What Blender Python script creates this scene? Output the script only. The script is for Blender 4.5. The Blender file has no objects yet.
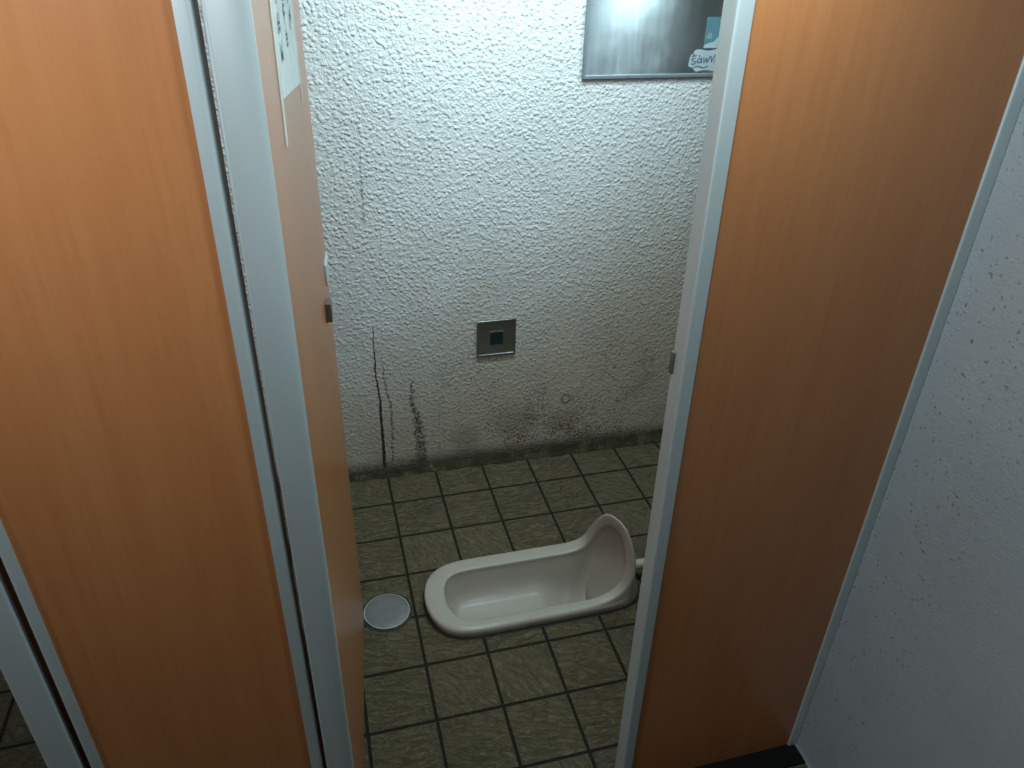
import bpy, bmesh, math, random
from mathutils import Matrix, Vector

random.seed(7)
scene = bpy.context.scene
COL = scene.collection

# ------------------------------------------------------------------ camera
cam_d = bpy.data.cameras.new('camera')
cam = bpy.data.objects.new('camera', cam_d)
COL.objects.link(cam)
cam_d.sensor_fit = 'HORIZONTAL'
cam_d.sensor_width = 36.0
cam_d.lens = 771.09 * 36.0 / 1024.0
cam_d.clip_start = 0.02
r_ = Vector((0.966497, -0.255418, 0.025410))
d_ = Vector((-0.111417, -0.506651, -0.854922))
f_ = Vector((0.231236, 0.823448, -0.518135))
m3 = Matrix((r_, -d_, -f_)).transposed()
cam.matrix_world = Matrix.Translation((0.0002, -1.8101, 1.5097)) @ m3.to_4x4()
scene.camera = cam

# ------------------------------------------------------------------ world, lights, exposure
scene.view_settings.view_transform = 'Standard'
scene.view_settings.look = 'None'
scene.view_settings.gamma = 1.0
scene.view_settings.use_curve_mapping = False
scene.view_settings.exposure = 0.22
world = bpy.data.worlds.new('world')
scene.world = world
world.use_nodes = True
world.node_tree.nodes['Background'].inputs[0].default_value = (0.75, 0.95, 1.0, 1)
world.node_tree.nodes['Background'].inputs[1].default_value = 0.006


def area(name, loc, target, sx, sy, power, color, spread=180):
    l = bpy.data.lights.new(name, 'AREA')
    l.shape = 'RECTANGLE'
    l.size = sx
    l.size_y = sy
    l.energy = power
    l.color = color
    l.spread = math.radians(spread)
    o = bpy.data.objects.new(name, l)
    COL.objects.link(o)
    o.location = loc
    d = Vector(target) - Vector(loc)
    o.rotation_euler = d.to_track_quat('-Z', 'Y').to_euler()
    return o


area('cubicle_light', (0.44, -0.34, 1.93), (0.46, 0.14, 1.40), 0.35, 0.12, 8.0, (0.69, 0.93, 1.0), 135)
area('cubicle_side_fill', (1.06, -0.36, 1.62), (0.42, -0.14, 1.24), 0.30, 0.06, 3.3, (0.69, 0.93, 1.0), 155)  # unseen lamp, added for the steel panel's gleam and the door face
area('next_cubicle_fill', (-0.95, -0.40, 1.93), (-0.95, 0.10, 1.3), 0.3, 0.12, 3.5, (0.75, 0.95, 1.0), 150)  # no source known here; added to brighten the neighbouring floor
area('corridor_light', (0.38, -1.15, 1.73), (0.38, -1.05, 0.6), 0.25, 0.08, 4.8, (0.74, 0.95, 1.0))
area('corridor_left_fill', (-0.36, -1.60, 1.64), (-0.38, -0.99, 1.42), 0.5, 0.06, 2.1, (0.84, 0.96, 1.0), 115)  # floating fill, added out of view to brighten the left panel
area('side_wall_fill', (-2.2, -1.75, 1.15), (0.8, -1.62, 0.55), 0.5, 0.9, 2.0, (0.85, 0.96, 1.0), 70)  # invented fill from the left, lifts the grey side wall

# ------------------------------------------------------------------ node helper
class X:
    """small expression wrapper around node sockets"""
    def __init__(self, nt, s):
        self.nt, self.s = nt, s

    def _op(self, op, o=None, o2=None, clamp=False):
        n = self.nt.nodes.new('ShaderNodeMath')
        n.operation = op
        n.use_clamp = clamp
        for i, v in enumerate((self, o, o2)):
            if v is None:
                continue
            if isinstance(v, X):
                self.nt.links.new(v.s, n.inputs[i])
            else:
                n.inputs[i].default_value = v
        return X(self.nt, n.outputs[0])

    def __add__(self, o): return self._op('ADD', o)
    def __sub__(self, o): return self._op('SUBTRACT', o)
    def __mul__(self, o): return self._op('MULTIPLY', o)
    def __truediv__(self, o): return self._op('DIVIDE', o)
    def abs(self): return self._op('ABSOLUTE')
    def floor(self): return self._op('FLOOR')
    def fract(self): return self._op('FRACT')
    def min(self, o): return self._op('MINIMUM', o)
    def max(self, o): return self._op('MAXIMUM', o)
    def sqrt(self): return self._op('SQRT')
    def pow(self, o): return self._op('POWER', o)
    def inv(self): return (self * -1.0) + 1.0

    def step(self, a, b, lo=0.0, hi=1.0):
        n = self.nt.nodes.new('ShaderNodeMapRange')
        n.interpolation_type = 'SMOOTHSTEP'
        self.nt.links.new(self.s, n.inputs[0])
        for i, v in enumerate((a, b, lo, hi)):
            n.inputs[1 + i].default_value = v
        return X(self.nt, n.outputs[0])

    def curve(self, z0, z1, pts):
        """float curve of self mapped from z0..z1; values scaled by caller"""
        n01 = (self - z0) / (z1 - z0)
        n = self.nt.nodes.new('ShaderNodeFloatCurve')
        c = n.mapping.curves[0]
        while len(c.points) > 2:
            c.points.remove(c.points[-1])
        c.points[0].location = pts[0]
        c.points[1].location = pts[-1]
        for p in pts[1:-1]:
            c.points.new(*p)
        n.mapping.update()
        self.nt.links.new(n01.s, n.inputs['Value'])
        return X(self.nt, n.outputs[0])


def new_mat(name, rough=0.5, metal=0.0, col=(0.8, 0.8, 0.8)):
    m = bpy.data.materials.new(name)
    m.use_nodes = True
    b = m.node_tree.nodes['Principled BSDF']
    b.inputs['Roughness'].default_value = rough
    b.inputs['Metallic'].default_value = metal
    b.inputs['Base Color'].default_value = (*col, 1)
    return m, m.node_tree, b


def coords(nt):
    t = nt.nodes.new('ShaderNodeTexCoord')
    s = nt.nodes.new('ShaderNodeSeparateXYZ')
    nt.links.new(t.outputs['Object'], s.inputs[0])
    return t.outputs['Object'], X(nt, s.outputs[0]), X(nt, s.outputs[1]), X(nt, s.outputs[2])


def noise(nt, vec, scale, detail=3, rough=0.5, dist=0.0, stretch=None):
    if stretch:
        mp = nt.nodes.new('ShaderNodeMapping')
        mp.inputs['Scale'].default_value = stretch
        nt.links.new(vec, mp.inputs['Vector'])
        vec = mp.outputs[0]
    n = nt.nodes.new('ShaderNodeTexNoise')
    nt.links.new(vec, n.inputs['Vector'])
    n.inputs['Scale'].default_value = scale
    n.inputs['Detail'].default_value = detail
    n.inputs['Roughness'].default_value = rough
    n.inputs['Distortion'].default_value = dist
    return X(nt, n.outputs[0])


def combine(nt, x, y, z):
    n = nt.nodes.new('ShaderNodeCombineXYZ')
    for i, v in enumerate((x, y, z)):
        if isinstance(v, X):
            nt.links.new(v.s, n.inputs[i])
        else:
            n.inputs[i].default_value = v
    return n.outputs[0]


def mix(nt, fac, a, b):
    n = nt.nodes.new('ShaderNodeMix')
    n.data_type = 'RGBA'
    if isinstance(fac, X):
        nt.links.new(fac.s, n.inputs['Factor'])
    else:
        n.inputs['Factor'].default_value = fac
    for key, v in (('A', a), ('B', b)):
        s = [i for i in n.inputs if i.name == key and i.type == 'RGBA'][0]
        if isinstance(v, tuple):
            s.default_value = (*v, 1)
        else:
            nt.links.new(v, s)
    return [o for o in n.outputs if o.type == 'RGBA'][0]


def bump(nt, b, h, dist, strength=1.0):
    n = nt.nodes.new('ShaderNodeBump')
    n.inputs['Distance'].default_value = dist
    n.inputs['Strength'].default_value = strength
    nt.links.new(h.s, n.inputs['Height'])
    nt.links.new(n.outputs[0], b.inputs['Normal'])


# ------------------------------------------------------------------ materials
# sprayed plaster with mould, cracks and drips
def make_stucco():
    m, nt, b = new_mat('sprayed_plaster', 0.75)
    v, x, y, z = coords(nt)
    vo = nt.nodes.new('ShaderNodeTexVoronoi')
    vo.feature = 'SMOOTH_F1'
    vo.inputs['Scale'].default_value = 88
    vo.inputs['Smoothness'].default_value = 0.45
    vo.inputs['Randomness'].default_value = 1.0
    nt.links.new(v, vo.inputs['Vector'])
    n1 = X(nt, vo.outputs['Distance'])
    n2 = noise(nt, v, 190, 2, 0.5, 0.0)
    n3 = noise(nt, v, 14, 2)
    blob = n1.step(0.62, 0.12)
    h = blob * 0.75 + n2.step(0.35, 0.68) * 0.40 + n3 * 0.3
    bump(nt, b, h * z.step(0.10, 0.95, 0.48, 1.0), 0.0025, 1.0)
    big = noise(nt, v, 3.0, 5, 0.6)
    mid = noise(nt, v, 11, 5, 0.65)
    fine = noise(nt, v, 130, 3, 0.6)
    wob = noise(nt, v, 45, 3, 0.6) - 0.5
    col = mix(nt, big.step(0.35, 0.7), (0.60, 0.61, 0.605), (0.66, 0.67, 0.665))
    # yellowish grime low on the wall, patchy; rising rightwards to paint in shade
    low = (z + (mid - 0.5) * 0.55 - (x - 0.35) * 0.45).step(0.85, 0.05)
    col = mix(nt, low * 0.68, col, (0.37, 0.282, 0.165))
    # mould speckle
    zone = ((x - 0.66) / 0.50).abs().step(1.0, 0.4) * (z + (big - 0.5) * 0.6).step(0.62, 0.08)
    speck = (fine + (mid - 0.5) * 0.8).step(0.50, 0.64)
    col = mix(nt, speck * zone * 0.80, col, (0.105, 0.062, 0.034))

    def blotch(cx, cz, rx, rz):
        d = (((x - cx) / rx).pow(2.0) + ((z - cz) / rz).pow(2.0)).sqrt()
        return (d + (mid - 0.5) * 1.6).step(1.1, 0.2)
    bl = blotch(0.56, 0.14, 0.10, 0.09).max(blotch(0.40, 0.10, 0.06, 0.06)).max(blotch(0.72, 0.12, 0.09, 0.06))
    col = mix(nt, bl * speck.max(0.40) * 0.85, col, (0.10, 0.07, 0.045))
    # sparse dark dots to the right
    dots = (noise(nt, v, 55, 1, 0.4)).step(0.72, 0.77) * (x - 0.62).step(0.0, 0.25) * z.step(0.75, 0.2)
    col = mix(nt, dots * 0.7, col, (0.09, 0.07, 0.05))
    # ring stain
    rd = (((x - 0.726)).pow(2.0) + ((z - 0.205)).pow(2.0)).sqrt()
    ring = ((rd - 0.015) + wob * 0.012).abs().step(0.007, 0.002)
    col = mix(nt, ring * 0.6, col, (0.12, 0.09, 0.06))
    # black crack with a paler companion, and a drip smear
    def crack(pts, z0, z1, base, span, wpts, amp):
        xc = z.curve(z0, z1, [((pz - z0) / (z1 - z0), (px - base) / span) for px, pz in pts]) * span + base
        w = z.curve(z0, z1, wpts)
        d = (x - xc + wob * amp).abs()
        inside = z.step(z0 - 0.004, z0 + 0.004) * z.step(z1 + 0.004, z1 - 0.02)
        return ((d / (w * 0.01)).step(1.15, 0.55)) * inside
    c1 = crack([(0.143, 0.03), (0.145, 0.137), (0.144, 0.212), (0.144, 0.285), (0.138, 0.356), (0.138, 0.435), (0.140, 0.53)],
               0.03, 0.53, 0.10, 0.1, [(0, 0.55), (0.25, 0.5), (0.5, 0.42), (0.7, 0.26), (1, 0.12)], 0.012)
    col = mix(nt, c1 * 0.97, col, (0.018, 0.016, 0.012))
    c2 = crack([(0.170, 0.054), (0.175, 0.169), (0.173, 0.269), (0.165, 0.317), (0.157, 0.44)],
               0.05, 0.44, 0.10, 0.1, [(0, 0.3), (0.5, 0.45), (1, 0.12)], 0.02)
    col = mix(nt, c2 * (fine.step(0.40, 0.55)) * 0.8, col, (0.05, 0.045, 0.03))
    c3 = crack([(0.262, 0.03), (0.259, 0.106), (0.251, 0.196), (0.240, 0.259), (0.243, 0.34)],
               0.03, 0.34, 0.20, 0.1, [(0, 1.7), (0.3, 1.9), (0.6, 1.2), (0.75, 0.8), (1, 0.4)], 0.03)
    col = mix(nt, c3 * (fine + mid * 0.4).step(0.52, 0.76) * 0.92, col, (0.04, 0.035, 0.025))
    c4 = crack([(0.138, 0.825), (0.139, 0.91), (0.142, 1.01), (0.147, 1.13)],
               0.825, 1.13, 0.10, 0.1, [(0, 0.4), (0.3, 0.3), (1, 0.15)], 0.012)
    col = mix(nt, c4 * (fine.step(0.40, 0.6)) * z.step(1.15, 0.85, 0.15, 0.85), col, (0.05, 0.055, 0.055))
    # dark scum along the foot of the wall
    foot = (z + (mid - 0.5) * 0.05 + (fine - 0.5) * 0.05).step(0.078, 0.018)
    col = mix(nt, foot * 0.90, col, (0.045, 0.042, 0.026))
    nt.links.new(col, b.inputs['Base Color'])
    return m


def make_tile():
    m, nt, b = new_mat('slate_effect_tile', 0.42)
    v, x, y, z = coords(nt)
    tx, ty = x / 0.15, y / 0.15
    fx, fy = tx.fract(), ty.fract()
    ex = fx.min(fx.inv())
    ey = fy.min(fy.inv())
    e = ex.min(ey) * 0.15
    wig = noise(nt, v, 60, 2)
    ee = e + (wig - 0.5) * 0.0012
    tile = ee.step(0.0027, 0.0040)
    ix, iy = tx.floor(), ty.floor()
    wn = nt.nodes.new('ShaderNodeTexWhiteNoise')
    nt.links.new(combine(nt, ix, iy, 0.0), wn.inputs['Vector'])
    rnd = X(nt, wn.outputs[0])
    # per tile offset so the relief does not run across joints
    off = nt.nodes.new('ShaderNodeVectorMath')
    off.operation = 'MULTIPLY_ADD'
    nt.links.new(wn.outputs[1], off.inputs[0])
    off.inputs[1].default_value = (7, 7, 7)
    nt.links.new(v, off.inputs[2])
    rot = nt.nodes.new('ShaderNodeVectorRotate')
    rot.rotation_type = 'Z_AXIS'
    nt.links.new(off.outputs[0], rot.inputs['Vector'])
    nt.links.new((rnd * 1.6 - 0.3).s, rot.inputs['Angle'])
    relief = noise(nt, rot.outputs[0], 34, 5, 0.62, 1.6, (1.0, 2.2, 1.0))
    relief2 = noise(nt, off.outputs[0], 120, 3, 0.6, 0.5)
    h = tile * 0.7 + relief * 2.6 * tile + relief2 * 0.35 * tile
    bump(nt, b, h, 0.0062, 1.0)
    body = mix(nt, relief.step(0.32, 0.66), (0.080, 0.062, 0.031), (0.168, 0.136, 0.074))
    body = mix(nt, (rnd - 0.5) * 0.5 + 0.30, body, (0.158, 0.129, 0.073))
    dirt = noise(nt, v, 6, 4, 0.6)
    body = mix(nt, dirt.step(0.5, 0.75) * 0.35, body, (0.060, 0.047, 0.028))
    col = mix(nt, tile, (0.013, 0.0095, 0.005), body)
    nt.links.new(col, b.inputs['Base Color'])
    rgh = tile * -0.53 + 1.0
    b.inputs['Specular IOR Level'].default_value = 0.45
    nt.links.new((rgh + (relief - 0.5) * 0.25).s, b.inputs['Roughness'])
    return m


def make_wood():
    m, nt, b = new_mat('cherry_laminate', 0.36)
    v, x, y, z = coords(nt)
    g1 = noise(nt, v, 26, 3, 0.55, 0.3, (1.0, 1.0, 0.06))
    g2 = noise(nt, v, 160, 3, 0.6, 0.1, (1.0, 1.0, 0.045))
    g3 = noise(nt, v, 5, 2, 0.5, 0.2, (1.0, 1.0, 0.12))
    col = mix(nt, g1.step(0.25, 0.75), (0.425, 0.155, 0.056), (0.475, 0.187, 0.071))
    col = mix(nt, g2.step(0.35, 0.75) * 0.22, col, (0.33, 0.100, 0.028))
    col = mix(nt, g3.step(0.3, 0.7) * 0.25, col, (0.52, 0.21, 0.07))
    nt.links.new(col, b.inputs['Base Color'])
    b.inputs['Roughness'].default_value = 0.29
    b.inputs['Specular IOR Level'].default_value = 0.6
    return m


def make_trim():
    m, nt, b = new_mat('grey_anodised_trim', 0.38, 0.4, (0.46, 0.52, 0.53))
    v, x, y, z = coords(nt)
    n = noise(nt, v, 8, 3, 0.5, 0, (1, 1, 0.2))
    col = mix(nt, n.step(0.3, 0.7), (0.54, 0.60, 0.61), (0.61, 0.67, 0.68))
    nt.links.new(col, b.inputs['Base Color'])
    return m


def make_paint():
    m, nt, b = new_mat('painted_plaster', 0.6)
    v, x, y, z = coords(nt)
    n = noise(nt, v, 220, 2, 0.5)
    n2 = noise(nt, v, 60, 2, 0.5)
    bump(nt, b, n * 0.6 + n2 * 0.5, 0.0014, 1.0)
    big = noise(nt, v, 4, 4, 0.6)
    col = mix(nt, big.step(0.3, 0.75), (0.30, 0.31, 0.325), (0.34, 0.35, 0.365))
    dots = noise(nt, v, 140, 1, 0.4).step(0.69, 0.74) * y.step(-1.30, -1.05)
    col = mix(nt, dots * 0.7, col, (0.10, 0.10, 0.09))
    nt.links.new(col, b.inputs['Base Color'])
    return m


def make_steel(name, col, rough, ns=4):
    m, nt, b = new_mat(name, rough, 1.0, col)
    v, x, y, z = coords(nt)
    n = noise(nt, v, 90, 3, 0.6, 0, (1.0, 1.0, 0.08))
    n2 = noise(nt, v, ns, 4, 0.6)
    nt.links.new((n * 0.10 + n2.step(0.4, 0.7) * 0.10 + (rough - 0.1)).s, b.inputs['Roughness'])
    return m


def plain(name, col, rough=0.5, metal=0.0, nscale=40, amp=0.12):
    m, nt, b = new_mat(name, rough, metal, col)
    v, x, y, z = coords(nt)
    n = noise(nt, v, nscale, 3)
    dark = tuple(c * (1 - amp) for c in col)
    nt.links.new(mix(nt, n.step(0.3, 0.7), dark, col), b.inputs['Base Color'])
    return m


def make_mortar():
    m, nt, b = new_mat('grimy_mortar', 0.95)
    b.inputs['Specular IOR Level'].default_value = 0.1
    v, x, y, z = coords(nt)
    f1 = noise(nt, v, 160, 3, 0.6)
    f2 = noise(nt, v, 22, 4, 0.6)
    bump(nt, b, f1 * 0.7 + f2, 0.005, 1.0)
    col = mix(nt, f2.step(0.35, 0.7), (0.040, 0.033, 0.018), (0.072, 0.060, 0.035))
    col = mix(nt, (f1 + (f2 - 0.5) * 0.5).step(0.62, 0.72) * 0.6, col, (0.26, 0.235, 0.18))
    nt.links.new(col, b.inputs['Base Color'])
    return m


STUCCO = make_stucco()
MORTAR = make_mortar()
TILE = make_tile()
WOOD = make_wood()
TRIM = make_trim()
PAINT = make_paint()
CEIL = plain('ceiling_paint', (0.24, 0.235, 0.22), 0.8)
DULL = plain('dull_grey_paint', (0.20, 0.195, 0.18), 0.8)
PORC = plain('glazed_porcelain', (0.43, 0.385, 0.325), 0.28, 0, 10, 0.05)
PORC.node_tree.nodes['Principled BSDF'].inputs['Specular IOR Level'].default_value = 0.35
STEEL = make_steel('brushed_steel_sheet', (0.66, 0.72, 0.74), 0.34)
_b = STEEL.node_tree.nodes['Principled BSDF']
_b.inputs['Anisotropic'].default_value = 0.85
_b.inputs['Anisotropic Rotation'].default_value = 0.25
_t = STEEL.node_tree.nodes.new('ShaderNodeTangent')
_t.direction_type = 'RADIAL'
_t.axis = 'Z'
STEEL.node_tree.links.new(_t.outputs[0], _b.inputs['Tangent'])
FRAME = plain('dull_metal_frame', (0.26, 0.30, 0.33), 0.4, 0.4)
SENS = make_steel('satin_steel_plate', (0.36, 0.38, 0.36), 0.42)
CHROME = plain('chrome', (0.75, 0.77, 0.77), 0.15, 1.0)
LID = plain('grey_plastic_lid', (0.18, 0.18, 0.17), 0.4)
BLACK = plain('black_rubber', (0.009, 0.009, 0.008), 0.75)
BLACK.node_tree.nodes['Principled BSDF'].inputs['Specular IOR Level'].default_value = 0.15
DARKMETAL = plain('dark_metal', (0.15, 0.13, 0.115), 0.4, 0.4)
GLASS = plain('dark_sensor_window', (0.010, 0.024, 0.025), 0.2)
TEAL = plain('teal_print', (0.10, 0.22, 0.26), 0.5)
PALE = plain('pale_sticker', (0.42, 0.49, 0.52), 0.5)
GREYINK = plain('grey_ink', (0.12, 0.15, 0.17), 0.6)
PAPER = plain('white_paper', (0.78, 0.82, 0.80), 0.7)
TAPE = plain('clear_yellowed_tape', (0.72, 0.70, 0.60), 0.3)
INK = plain('marker_ink', (0.14, 0.17, 0.19), 0.7)
SEAL = plain('dark_sealant', (0.025, 0.024, 0.018), 0.7)


# ------------------------------------------------------------------ mesh helpers
def obj(name, bm, m, parent=None, smooth=False, angle=35, bevel=0.0, seg=2):
    bmesh.ops.recalc_face_normals(bm, faces=bm.faces)
    me = bpy.data.meshes.new(name)
    bm.to_mesh(me)
    bm.free()
    me.materials.append(m)
    if smooth:
        for p in me.polygons:
            p.use_smooth = True
        me.set_sharp_from_angle(angle=math.radians(angle))
    o = bpy.data.objects.new(name, me)
    COL.objects.link(o)
    if parent:
        o.parent = parent
    if bevel:
        md = o.modifiers.new('bevel', 'BEVEL')
        md.width = bevel
        md.segments = seg
        md.limit_method = 'ANGLE'
        for p in me.polygons:
            p.use_smooth = True
        me.set_sharp_from_angle(angle=math.radians(60))
    return o


def box(bm, a, b):
    x0, y0, z0 = a
    x1, y1, z1 = b
    vs = [bm.verts.new(p) for p in ((x0, y0, z0), (x1, y0, z0), (x1, y1, z0), (x0, y1, z0),
                                    (x0, y0, z1), (x1, y0, z1), (x1, y1, z1), (x0, y1, z1))]
    for f in ((0, 3, 2, 1), (4, 5, 6, 7), (0, 1, 5, 4), (1, 2, 6, 5), (2, 3, 7, 6), (3, 0, 4, 7)):
        bm.faces.new([vs[i] for i in f])
    return bm


def prism(bm, prof, z0, z1, axes='xyz'):
    """extrude a closed 2D profile along the third axis"""
    def P(a, b, c):
        return {'xyz': (a, b, c), 'xzy': (a, c, b), 'yzx': (c, a, b)}[axes]
    lo = [bm.verts.new(P(a, b, z0)) for a, b in prof]
    hi = [bm.verts.new(P(a, b, z1)) for a, b in prof]
    n = len(prof)
    for i in range(n):
        j = (i + 1) % n
        bm.faces.new((lo[i], lo[j], hi[j], hi[i]))
    bm.faces.new(lo[::-1])
    bm.faces.new(hi)
    return bm


def lathe(bm, prof, n=48, c=(0, 0, 0)):
    rings = []
    for r, z in prof:
        if r < 1e-6:
            rings.append([bm.verts.new((c[0], c[1], c[2] + z))])
        else:
            rings.append([bm.verts.new((c[0] + r * math.cos(2 * math.pi * i / n),
                                        c[1] + r * math.sin(2 * math.pi * i / n), c[2] + z)) for i in range(n)])
    for a, b in zip(rings, rings[1:]):
        for i in range(n):
            j = (i + 1) % n
            if len(a) == 1 and len(b) == 1:
                continue
            if len(a) == 1:
                bm.faces.new((a[0], b[j], b[i]))
            elif len(b) == 1:
                bm.faces.new((a[i], a[j], b[0]))
            else:
                bm.faces.new((a[i], a[j], b[j], b[i]))
    return bm


def tube(bm, pts, r, n=16):
    pts = [Vector(p) for p in pts]
    rings = []
    up = Vector((0, 0, 1))
    for i, p in enumerate(pts):
        t = (pts[min(i + 1, len(pts) - 1)] - pts[max(i - 1, 0)]).normalized()
        a = t.cross(up)
        if a.length < 1e-3:
            a = t.cross(Vector((0, 1, 0)))
        a.normalize()
        c = a.cross(t)
        rings.append([bm.verts.new(p + (a * math.cos(2 * math.pi * k / n) + c * math.sin(2 * math.pi * k / n)) * r) for k in range(n)])
    for A, B in zip(rings, rings[1:]):
        for k in range(n):
            j = (k + 1) % n
            bm.faces.new((A[k], A[j], B[j], B[k]))
    bm.faces.new(rings[0][::-1])
    bm.faces.new(rings[-1])
    return bm


def thing(name, label, cat, loc=(0, 0, 0), rotz=0.0, group=None):
    o = bpy.data.objects.new(name, None)
    o.empty_display_size = 0.1
    COL.objects.link(o)
    o.location = loc
    o.rotation_euler = (0, 0, rotz)
    o['label'] = label
    o['category'] = cat
    o['kind'] = 'thing'
    if group:
        o['group'] = group
    return o


def struct(name, bm, m, **k):
    o = obj(name, bm, m, **k)
    o['kind'] = 'structure'
    return o


# ------------------------------------------------------------------ the room
YW = 0.138          # back wall face
XR = 0.888          # corridor side wall face
FY = -0.990         # front face of the cubicle panels
ZC = 2.55
TOP = 1.95          # top of panels

# floor slab with a rounded opening for the pan
bm = bmesh.new()
outer = [bm.verts.new(p) for p in ((-2.4, -2.7, 0), (2.0, -2.7, 0), (2.0, 0.30, 0), (-2.4, 0.30, 0))]
hole = []
for cx_, cy_, a0 in ((0.632, -0.402, 0), (0.293, -0.402, 90), (0.293, -0.451, 180), (0.632, -0.451, 270)):
    for k in range(7):
        a_ = math.radians(a0 + k * 15)
        hole.append(bm.verts.new((cx_ + 0.09 * math.cos(a_), cy_ + 0.09 * math.sin(a_), 0)))
eds = []
for loop in (outer, hole):
    for i in range(len(loop)):
        eds.append(bm.edges.new((loop[i], loop[(i + 1) % len(loop)])))
bmesh.ops.triangle_fill(bm, edges=eds, use_beauty=True, use_dissolve=False)
bmesh.ops.recalc_face_normals(bm, faces=bm.faces)
ret = bmesh.ops.extrude_face_region(bm, geom=list(bm.faces))
for g in ret['geom']:
    if isinstance(g, bmesh.types.BMVert):
        g.co.z = -0.22
struct('floor', bm, TILE)

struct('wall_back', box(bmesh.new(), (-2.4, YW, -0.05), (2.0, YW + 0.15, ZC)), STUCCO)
# rough mortar fillet along the foot of the back wall
bm = bmesh.new()
rr = random.Random(11)
n = 260
lines = []
for i in range(n + 1):
    x = -2.2 + 3.5 * i / n
    d = 0.012 + 0.013 * min(max((x - 0.1) / 0.8, 0), 1) + rr.uniform(-0.003, 0.003)
    hgt = d * 1.25 + rr.uniform(-0.003, 0.003)
    lines.append([bm.verts.new((x, YW - d * a, hgt * c)) for a, c in ((1.0, -0.02), (1.0, 0.03), (0.62, 0.22), (0.32, 0.50), (0.10, 0.85), (-0.05, 1.05), (-0.3, 1.05), (-0.3, -0.02))])
for A, B in zip(lines, lines[1:]):
    for k in range(8):
        j = (k + 1) % 8
        bm.faces.new((A[k], A[j], B[j], B[k]))
bm.faces.new(lines[0])
bm.faces.new(lines[-1][::-1])
struct('trim_1', bm, MORTAR, smooth=True, angle=80)
# side wall of the corridor: softly coved where it meets the floor
bm = bmesh.new()
prof = [(XR - 0.004, -0.02), (XR - 0.004, 0.004)]
for k in range(7):
    t = k / 6 * math.pi / 2
    prof.append((XR - 0.004 + 0.004 * math.sin(t), 0.004 + 0.02 * (1 - math.cos(t))))
prof += [(XR, ZC), (XR + 0.25, ZC), (XR + 0.25, -0.02)]
prism(bm, prof, -2.7, FY + 0.06, 'xzy')
struct('wall_right', bm, PAINT, smooth=True)
struct('wall_cubicle', box(bmesh.new(), (1.30, FY + 0.06, -0.02), (1.45, YW, ZC)), DULL)
struct('wall_front', box(bmesh.new(), (-2.4, -2.85, -0.02), (XR, -2.7, ZC)), DULL)
struct('wall_left', box(bmesh.new(), (-2.55, -2.85, -0.02), (-2.4, YW + 0.15, ZC)), DULL)
struct('ceiling', box(bmesh.new(), (-2.55, -2.85, ZC), (2.0, YW + 0.15, ZC + 0.1)), CEIL)


# ------------------------------------------------------------------ cubicle front
def rounded_strip(x0, x1, y0, y1, r0=0.0, r1=0.0, n=6):
    """plan profile of an edge strip, front corners rounded by r0 (left) and r1 (right)"""
    p = [(x1, y1), (x0, y1)]
    if r0:
        for k in range(n + 1):
            t = math.pi + k / n * math.pi / 2
            p.append((x0 + r0 + r0 * math.cos(t), y0 + r0 + r0 * math.sin(t)))
    else:
        p.append((x0, y0))
    if r1:
        for k in range(n + 1):
            t = 1.5 * math.pi + k / n * math.pi / 2
            p.append((x1 - r1 + r1 * math.cos(t), y0 + r1 + r1 * math.sin(t)))
    else:
        p.append((x1, y0))
    return p


def strip(name, parent, x0, x1, y0, y1, z0, z1, r0=0.0, r1=0.0):
    return obj(name, prism(bmesh.new(), rounded_strip(x0, x1, y0, y1, r0, r1), z0, z1), TRIM, parent, smooth=True, angle=25)


BY = FY + 0.040     # back face of the panels
t = thing('laminate_partition', 'orange-brown wood-grain panel with grey edge strips, left of the open doorway', 'panel', (-0.245, FY, 0))
px, py = -0.245, FY
def rel(bm_, ox, oy):
    for v_ in bm_.verts:
        v_.co.x -= ox
        v_.co.y -= oy
    return bm_
obj('board', rel(box(bmesh.new(), (-0.389, FY, 0.012), (-0.0965, BY, TOP)), px, py), WOOD, t)
for (a, b, r0, r1) in ((-0.407, -0.389, 0.008, 0.0), (-0.0965, -0.0785, 0.0, 0.008)):
    o = obj('edge_strip', rel(prism(bmesh.new(), rounded_strip(a, b, FY - 0.003, BY + 0.003, r0, r1), 0.0, TOP), px, py), TRIM, t, smooth=True, angle=25)
obj('shoe', rel(box(bmesh.new(), (-0.389, FY - 0.004, 0.0), (-0.0965, BY + 0.004, 0.012)), px, py), BLACK, t)

t = thing('laminate_partition', 'dark orange-brown wood-grain panel between open doorway and grey plaster wall', 'panel', (0.69, FY, 0))
px = 0.69
bm = box(bmesh.new(), (0.489, FY, 0.006), (0.868, BY, TOP))
for v_ in bm.verts:
    if v_.co.x < 0.6:
        v_.co.x -= 0.0105 * (v_.co.z - 0.75)
obj('board', rel(bm, px, py), WOOD, t)
bm = prism(bmesh.new(), rounded_strip(0.4732, 0.4930, FY - 0.004, -0.962, 0.004, 0.0), 0.0, TOP)
for v_ in bm.verts:
    v_.co.x -= 0.0105 * (v_.co.z - 0.75)      # the post stands slightly out of plumb
post = obj('door_post', rel(bm, px, py), TRIM, t, smooth=True, angle=25)
post['label'] = 'grey metal door post'
obj('edge_strip', rel(prism(bmesh.new(), rounded_strip(0.868, XR - 0.001, FY - 0.004, BY, 0.003, 0.0), 0.0, TOP), px, py), TRIM, t, smooth=True, angle=25)
obj('shoe', rel(box(bmesh.new(), (0.512, FY - 0.045, 0.0), (XR - 0.005, BY, 0.006)), px, py), BLACK, t)
keep = obj('latch_keeper', rel(box(bmesh.new(), (0.4668, -0.969, 0.966), (0.4706, -0.9605, 1.000)), px, py), DARKMETAL, t, bevel=0.001)
keep['label'] = 'small dark latch keeper'

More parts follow.
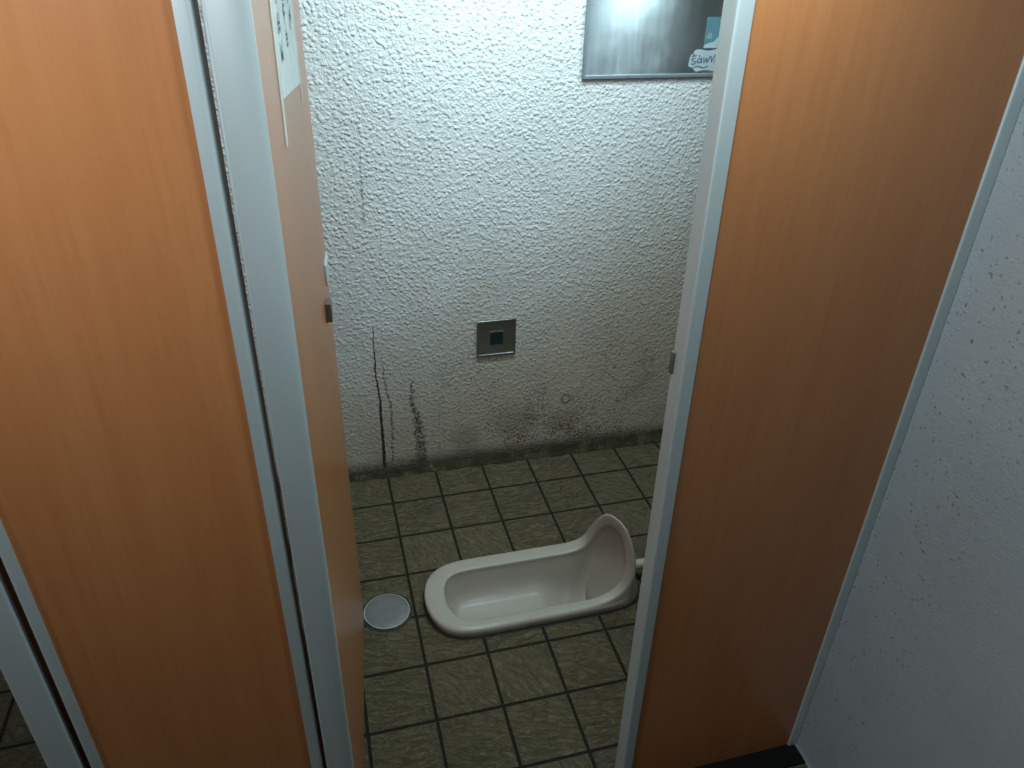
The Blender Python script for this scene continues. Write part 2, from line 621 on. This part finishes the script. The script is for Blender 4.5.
# partition between the two cubicles, behind the left panel
t = thing('cubicle_divider', 'wood-grain partition board between the two cubicles, behind the left panel', 'panel', (-0.245, -0.40, 0))
obj('board', box(bmesh.new(), (-0.018, BY + 0.003 + 0.40, 0.012), (0.018, YW + 0.398, TOP)), WOOD, t)
obj('shoe', box(bmesh.new(), (-0.020, BY + 0.003 + 0.40, 0.0), (0.020, YW + 0.398, 0.012)), BLACK, t)


def door(label, loc, rotz, s, thick=0.036, width=0.563, grp=None):
    """s=+1: visible face on local x=0, thickness to -x; s=-1 mirrored"""
    d = thing('hinged_door', label, 'door', loc, rotz, grp)
    Xs = lambda a, b: (min(s * a, s * b), max(s * a, s * b))
    z0, z1 = 0.012, TOP - 0.03
    a, b = Xs(-thick, 0)
    obj('board', box(bmesh.new(), (a, 0.002, z0), (b, width, z1)), WOOD, d)
    # bullnose hinge stile: flat left cheek, rounded nose
    w0, w1 = -thick - 0.0065, 0.0005
    prof = [(w1, 0.002), (w1, -0.002)]
    nose, rx = -0.011, 0.024
    for k in range(1, 15):                     # wide round on the door-face side
        th = k / 14 * math.pi / 2
        prof.append((w1 - rx + rx * math.cos(th), -0.002 + (nose + 0.002) * math.sin(th)))
    for k in range(0, 6):                      # small round on the jamb side
        th = math.pi / 2 + k / 5 * math.pi / 2
        prof.append((w0 + 0.005 + 0.005 * math.cos(th), nose + 0.005 - 0.005 * math.sin(th)))
    prof += [(w0, -0.002), (w0, 0.002)]
    prof = [(s * p, q) for p, q in prof]
    st = obj('hinge_stile', prism(bmesh.new(), prof, 0.006, z1 + 0.004), TRIM, d, smooth=True, angle=40)
    st['label'] = 'grey rounded metal hinge stile'
    a, b = Xs(-thick + 0.001, -0.001)
    obj('edge_band', box(bmesh.new(), (a, width, z0), (b, width + 0.0012, z1)), BLACK, d)
    return d


ang = -math.atan2(0.0527, 0.56)
d1 = door('open orange-brown door with paper notice, seen nearly edge-on', (-0.0295, -0.988, 0), ang, 1)
bm = box(bmesh.new(), (0.0, 0.430, 0.893), (0.0100, 0.458, 0.928))
lp = obj('latch_bolt', bm, DARKMETAL, d1, bevel=0.0008)
lp['label'] = 'small dark latch bolt at the free edge'
obj('latch_plate', box(bmesh.new(), (-0.0005, 0.500, 0.930), (0.0035, 0.5640, 0.972)), TRIM, d1, bevel=0.002)
d2 = door('neighbouring open door at the far left, only its grey rounded stile showing', (-0.4585, -0.988, 0), 0.10, -1)

# ------------------------------------------------------------------ paper notice taped on the door
def door_pt(u, z, lift):
    return Vector((lift, u, z))

t = thing('paper_notice', 'white handwritten paper notice taped to the open door', 'notice', (-0.0295, -0.988, 0), ang)
bm = bmesh.new()
q = [(0.172, 1.318), (0.420, 1.292), (0.425, 1.66), (0.165, 1.68)]
lo = [bm.verts.new((0.0004, a, b)) for a, b in q]
hi = [bm.verts.new((0.0009, a, b)) for a, b in q]
for i in range(4):
    j = (i + 1) % 4
    bm.faces.new((lo[i], lo[j], hi[j], hi[i]))
bm.faces.new(hi)
bm.faces.new(lo[::-1])
obj('sheet', bm, PAPER, t)


def stroke(bm, pts, w, xo, flat):
    """thin ribbon strip through 2D points"""
    for (a, b), (c, d) in zip(pts, pts[1:]):
        dx, dy = c - a, d - b
        l = math.hypot(dx, dy) or 1e-6
        nx, ny = -dy / l * w / 2, dx / l * w / 2
        ex, ey = dx / l * w * 0.3, dy / l * w * 0.3
        quad = [(a + nx - ex, b + ny - ey), (c + nx + ex, d + ny + ey), (c - nx + ex, d - ny + ey), (a - nx - ex, b - ny - ey)]
        bm.faces.new([bm.verts.new(flat(p, r, xo)) for p, r in quad])


rnd = random.Random(3)
for cx, ztop, zbot, sz in ((0.215, 1.645, 1.330, 0.026), (0.295, 1.645, 1.355, 0.023), (0.370, 1.645, 1.350, 0.024)):
    z = ztop
    bm = bmesh.new()
    while z > zbot + sz * 0.6:
        for k in range(rnd.choice((5, 6, 7))):
            a0 = cx + rnd.uniform(-0.5, 0.5) * sz * 1.1
            b0 = z + rnd.uniform(-0.45, 0.45) * sz
            kind = rnd.random()
            if kind < 0.4:
                p = [(cx - sz * 0.5, b0), (cx + sz * 0.5, b0 + rnd.uniform(-0.1, 0.1) * sz)]
            elif kind < 0.75:
                p = [(a0, z + sz * 0.4), (a0 + rnd.uniform(-0.1, 0.1) * sz, z - sz * 0.4)]
            else:
                p = [(a0, b0 + sz * 0.3), (a0 - sz * 0.3, b0), (a0 + sz * 0.3, b0 - sz * 0.3)]
            stroke(bm, p, 0.0034, 0.00115, lambda a, b, xo: (xo, a, b))
        z -= sz * 1.2
    obj('handwriting', bm, INK, t)
for (u0, z0, u1, z1, w) in ((0.164, 1.50, 0.152, 1.268, 0.020), (0.428, 1.48, 0.424, 1.266, 0.012)):
    bm = bmesh.new()
    box(bm, (0.0002, -w / 2, 0), (0.0012, w / 2, z0 - z1))
    sh = (u0 - u1) / (z0 - z1)
    for v_ in bm.verts:
        v_.co.y += u1 + sh * v_.co.z
        v_.co.z += z1
    obj('tape', bm, TAPE, t)

# ------------------------------------------------------------------ squat toilet
def catmull(P, n):
    out = []
    N = len(P)
    for i in range(N):
        p0, p1, p2, p3 = (Vector(P[(i + k - 1) % N]) for k in range(4))
        for k in range(n):
            s = k / n
            out.append(0.5 * ((2 * p1) + (p2 - p0) * s + (2 * p0 - 5 * p1 + 4 * p2 - p3) * s * s + (3 * p1 - p0 - 3 * p2 + p3) * s ** 3))
    return out


YC = -0.427
# plan stations: 0..5 left end to the back edge, hood 6..14, front edge
out_plan = [(0.176, YC), (0.188, -0.364), (0.222, -0.321), (0.285, -0.303), (0.42, -0.302), (0.54, -0.302),
            (0.610, -0.302), (0.645, -0.303), (0.685, -0.308), (0.718, -0.330), (0.736, -0.375), (0.741, -0.427),
            (0.736, -0.480), (0.718, -0.522), (0.685, -0.543), (0.645, -0.549), (0.605, -0.551),
            (0.54, -0.552), (0.42, -0.552), (0.285, -0.551), (0.222, -0.533), (0.188, -0.490)]
# rim crest / hood outer edge
crest = [(0.181, YC, .026), (0.193, -0.366, .026), (0.229, -0.327, .026), (0.287, -0.309, .026), (0.42, -0.308, .026), (0.54, -0.308, .026),
         (0.602, -0.309, .030), (0.637, -0.316, .055), (0.652, -0.336, .110), (0.658, -0.368, .164), (0.661, -0.404, .204), (0.667, -0.442, .225),
         (0.682, -0.480, .217), (0.694, -0.509, .172), (0.696, -0.529, .112), (0.671, -0.538, .056), (0.620, -0.544, .031),
         (0.54, -0.545, .026), (0.42, -0.545, .026), (0.287, -0.544, .026), (0.229, -0.527, .026), (0.193, -0.488, .026)]
inner = [(0.230, YC - .008, .027), (0.237, -0.388, .027), (0.258, -0.360, .027), (0.300, -0.350, .027), (0.42, -0.350, .027), (0.54, -0.350, .027),
         (0.592, -0.350, .029), (0.630, -0.351, .043), (0.650, -0.361, .086), (0.660, -0.384, .130), (0.666, -0.412, .163), (0.672, -0.440, .174),
         (0.680, -0.466, .166), (0.684, -0.487, .132), (0.680, -0.500, .088), (0.655, -0.511, .046), (0.600, -0.519, .029),
         (0.54, -0.519, .027), (0.42, -0.518, .027), (0.300, -0.517, .027), (0.258, -0.505, .027), (0.237, -0.474, .027)]


def ring(pts):
    return catmull(pts, 6)


def lerp_ring(A, B, s, bulge=None):
    o = []
    for i, (a, b) in enumerate(zip(A, B)):
        p = a.lerp(b, s)
        o.append(p)
    return o


def inset(P, dx, dz, hood=None):
    """move points towards the bowl centre line by dx, to height offset dz"""
    o = []
    for p in P:
        cx = min(max(p.x, 0.33), 0.56)
        d = Vector((p.x - cx, p.y - (YC - .008), 0))
        L = d.length or 1
        o.append(Vector((p.x, p.y, 0)) - d / L * dx + Vector((0, 0, p.z + dz)))
    return o


R_out = ring([(x, y, 0.0) for x, y in out_plan])
flange = ring([(x, y, 0.015) for x, y in out_plan])
C = ring(crest)
I = ring(inner)
base = inset(R_out, 0.004, 0.0)
# outer skin between the flange and the crest; behind the hood it is a concave shoulder
skin = []
for f, c in zip(flange, C):
    hgt = c.z - 0.026
    k = min(max(hgt / 0.10, 0), 1)
    plain_p = Vector((f.x, f.y, 0.0215)).lerp(Vector((c.x, c.y, 0.0215)), 0.25)
    mid = f.lerp(c, 0.42)
    hood_p = Vector((mid.x * 0.8 + c.x * 0.2, mid.y * 0.7 + c.y * 0.3, f.z + hgt * 0.30 + .004))
    skin.append(plain_p.lerp(hood_p, k))
skin2 = []
for f, c in zip(flange, C):
    hgt = c.z - 0.026
    k = min(max(hgt / 0.10, 0), 1)
    plain_p = Vector((f.x, f.y, 0.0250)).lerp(Vector((c.x, c.y, 0.0250)), 0.65)
    hood_p = f.lerp(c, 0.72) + Vector((0.006, 0, 0.0))
    hood_p.z = f.z + hgt * 0.68
    skin2.append(plain_p.lerp(hood_p, k))
def crown_ring(s):
    o = []
    for a, b in zip(C, I):
        k = min(max((a.z - 0.03) / 0.10, 0), 1)
        p = a.lerp(b, s)
        p.z += 0.0022 * (1 - k)
        p.x -= 0.005 * k
        o.append(p)
    return o
crown_a, crown_b = crown_ring(0.14), crown_ring(0.88)
# interior
lip, wall1, wall2, bot = [], [], [], []
for p in I:
    k = min(max((p.z - 0.03) / 0.08, 0), 1)
    q = inset([p], -0.002, 0)[0]
    l = Vector((q.x, q.y, p.z - 0.010)).lerp(Vector((p.x + 0.012, p.y, p.z - 0.004)), k)
    lip.append(l)
    w = Vector((q.x, q.y, -0.004)) * 1.0
    w = inset([w], 0.004, 0)[0]
    w.z = 0.004
    w = w.lerp(Vector((min(p.x + 0.020, 0.705), p.y, p.z * 0.55)), k)
    wall1.append(w)
for p in I:
    q = inset([Vector((min(p.x, 0.665), p.y, 0))], 0.014, 0)[0]
    q.z = -0.040
    wall2.append(q)
    q2 = inset([Vector((min(p.x, 0.650), p.y, 0))], 0.032, 0)[0]
    q2.z = -0.066 if q2.x < 0.50 else -0.066 - 0.05 * min((q2.x - 0.50) / 0.06, 1)
    bot.append(q2)
rings = [base, flange, skin, skin2, C, crown_a, crown_b, I, lip, wall1, wall2, bot]
bm = bmesh.new()
N = len(C)
vr = [[bm.verts.new(p) for p in r] for r in rings]
for A, B in zip(vr, vr[1:]):
    for i in range(N):
        j = (i + 1) % N
        bm.faces.new((A[i], A[j], B[j], B[i]))
# bowl floor: connect opposite sides, deep well at the hood end
half = N // 2
cap = vr[-1]
s0 = 0
for k in range(0, half):
    a, b = cap[(s0 + k) % N], cap[(s0 + k + 1) % N]
    c_, d_2 = cap[(s0 - k - 1) % N], cap[(s0 - k) % N]
    vs = []
    for v_ in (a, b, c_, d_2):
        if v_ not in vs:
            vs.append(v_)
    if len(vs) >= 3:
        try:
            bm.faces.new(vs)
        except ValueError:
            pass
t = thing('squat_toilet', 'white porcelain squat toilet with raised hood set in the tiled floor', 'toilet', (0.46, YC, 0))
for v_ in bm.verts:
    v_.co -= Vector((0.46, YC, 0))
pan = obj('pan', bm, PORC, t, smooth=True, angle=180)
md = pan.modifiers.new('subsurf', 'SUBSURF')
md.levels = 1
md.render_levels = 1
# dark sealant bead round the foot
bm = bmesh.new()
ro = [bm.verts.new((p.x - 0.46, p.y - YC, 0.0005)) for p in inset(R_out, -0.0035, 0)]
rm = [bm.verts.new((p.x - 0.46, p.y - YC, 0.0030)) for p in inset(R_out, -0.001, 0)]
ri = [bm.verts.new((p.x - 0.46, p.y - YC, 0.0025)) for p in inset(R_out, 0.006, 0)]
for A, B in ((ro, rm), (rm, ri)):
    for i in range(N):
        j = (i + 1) % N
        bm.faces.new((A[i], A[j], B[j], B[i]))
obj('sealant', bm, SEAL, t, smooth=True)
# flush spud behind the hood
bm = bmesh.new()
tube(bm, [(0.255, -0.02, 0.042), (0.285, -0.02, 0.042), (0.36, -0.02, 0.042), (0.46, -0.02, 0.042)], 0.014, 20)
sp = obj('flush_pipe', bm, PORC, t, smooth=True)

# ------------------------------------------------------------------ floor drain
t = thing('floor_drain', 'round grey floor drain cover beside the open door', 'drain', (0.0812, -0.418, 0))
obj('ring', lathe(bmesh.new(), [(0.0590, 0.0), (0.0590, 0.0035), (0.0575, 0.0050), (0.0550, 0.0050), (0.0540, 0.0035), (0.0540, 0.0)], 64), CHROME, t, smooth=True)
obj('seal', lathe(bmesh.new(), [(0.0640, 0.0), (0.0640, 0.0012), (0.0590, 0.0014), (0.0590, 0.0)], 64), SEAL, t, smooth=True)
obj('cover', lathe(bmesh.new(), [(0.0540, 0.0), (0.0540, 0.0030), (0.0525, 0.0040), (0.030, 0.0042), (0.0, 0.0042)], 64), LID, t, smooth=True)

# ------------------------------------------------------------------ flush sensor plate on the back wall
cx, cz = 0.4940, 0.4525
t = thing('flush_sensor', 'square steel flush sensor plate low on the stained back wall', 'sensor', (cx, YW, cz))
h = 0.0585
def frame_bm(x0, x1, z0, z1, w, y0, y1):
    bm = bmesh.new()
    A = [(x0, z0), (x1, z0), (x1, z1), (x0, z1)]
    B = [(x0 + w, z0 + w), (x1 - w, z0 + w), (x1 - w, z1 - w), (x0 + w, z1 - w)]
    ao, af, bf, bo = ([bm.verts.new((p[0], yy, p[1])) for p in S] for S, yy in ((A, y1), (A, y0), (B, y0), (B, y1)))
    for U, Wd in ((ao, af), (af, bf), (bf, bo), (bo, ao)):
        for i in range(4):
            j = (i + 1) % 4
            bm.faces.new((U[i], U[j], Wd[j], Wd[i]))
    return bm
obj('bezel', frame_bm(-h, h, -h, h, 0.006, -0.008, 0.0), SENS, t, bevel=0.0015)
obj('plate', box(bmesh.new(), (-h + 0.006, -0.0050, -h + 0.006), (h - 0.006, 0.0, h - 0.006)), SENS, t)
obj('sensor_window', box(bmesh.new(), (-0.0195, -0.0075, -0.021), (0.0205, -0.004, 0.021)), GLASS, t, bevel=0.0015)
obj('window_rim', frame_bm(-0.0215, 0.0225, -0.023, 0.023, 0.003, -0.0068, -0.004), DARKMETAL, t)

# ------------------------------------------------------------------ steel panel high on the back wall
x0, x1, z0, z1 = 0.704, 1.150, 1.164, 1.72
t = thing('steel_wall_panel', 'framed shiny steel panel with stickers high on the back wall', 'panel', (x0, YW, z0))
W_, H_ = x1 - x0, z1 - z0
obj('frame', frame_bm(0, W_, 0, H_, 0.009, -0.010, 0.0), FRAME, t, bevel=0.0015)
obj('sheet', box(bmesh.new(), (0.009, -0.0060, 0.009), (W_ - 0.009, 0.0, H_ - 0.009)), STEEL, t)
# square teal sticker with a pale wavy corner
def flatxz(a, b, yo):
    return (a, yo, b)
bm = bmesh.new()
box(bm, (0.325, -0.0066, 0.076), (0.405, -0.0060, 0.142))
st = obj('printed_sticker', bm, TEAL, t)
st['label'] = 'teal square sticker with pale wavy corner'
bm = bmesh.new()
wave = [(0.325, 0.076), (0.340, 0.082), (0.352, 0.084), (0.360, 0.094), (0.372, 0.098), (0.382, 0.106), (0.405, 0.108), (0.405, 0.070), (0.325, 0.070)]
prism(bm, wave, -0.0070, -0.0067, 'xzy')
obj('wave', bm, PALE, st)
bm = bmesh.new()
lp_ = [(0.337 + 0.007 * math.cos(k * math.pi / 8), 0.098 + 0.007 * math.sin(k * math.pi / 8)) for k in range(17)]
stroke(bm, lp_, 0.0018, -0.0070, flatxz)
stroke(bm, [(0.335, 0.094), (0.335, 0.102)], 0.002, -0.0070, flatxz)
stroke(bm, [(0.339, 0.094), (0.339, 0.102)], 0.002, -0.0070, flatxz)
obj('emblem', bm, PALE, st)
# cut-out sticker with brush lettering
bm = bmesh.new()
blob = []
for k in range(40):
    a = 2 * math.pi * k / 40
    blob.append((0.340 + 0.050 * math.copysign(abs(math.cos(a)) ** 0.7, math.cos(a)) + 0.002 * math.sin(5 * a),
                 0.040 + 0.026 * math.copysign(abs(math.sin(a)) ** 0.7, math.sin(a)) + 0.003 * math.sin(7 * a)))
prism(bm, blob, -0.0066, -0.0060, 'xzy')
s2 = obj('lettered_sticker', bm, PALE, t)
s2['label'] = 'pale cut-out sticker with dark brush lettering'
bm = bmesh.new()
L = [
    [(0.298, 0.058), (0.302, 0.053)], [(0.296, 0.050), (0.308, 0.052)], [(0.306, 0.046), (0.297, 0.043), (0.301, 0.039), (0.309, 0.036), (0.304, 0.031), (0.296, 0.032)],
    [(0.322, 0.045), (0.315, 0.044), (0.312, 0.038), (0.317, 0.034), (0.323, 0.037), (0.324, 0.045), (0.325, 0.034)], [(0.316, 0.052), (0.319, 0.050)],
    [(0.330, 0.047), (0.332, 0.034), (0.338, 0.045), (0.341, 0.035), (0.348, 0.050)],
    [(0.351, 0.049), (0.353, 0.036), (0.362, 0.054)], [(0.366, 0.048), (0.363, 0.035), (0.371, 0.034)],
    [(0.374, 0.048), (0.377, 0.035), (0.383, 0.047)],
    [(0.303, 0.024), (0.318, 0.026), (0.330, 0.022), (0.345, 0.025)],
]
for s_ in L:
    stroke(bm, s_, 0.0032, -0.0068, flatxz)
obj('lettering', bm, GREYINK, s2)
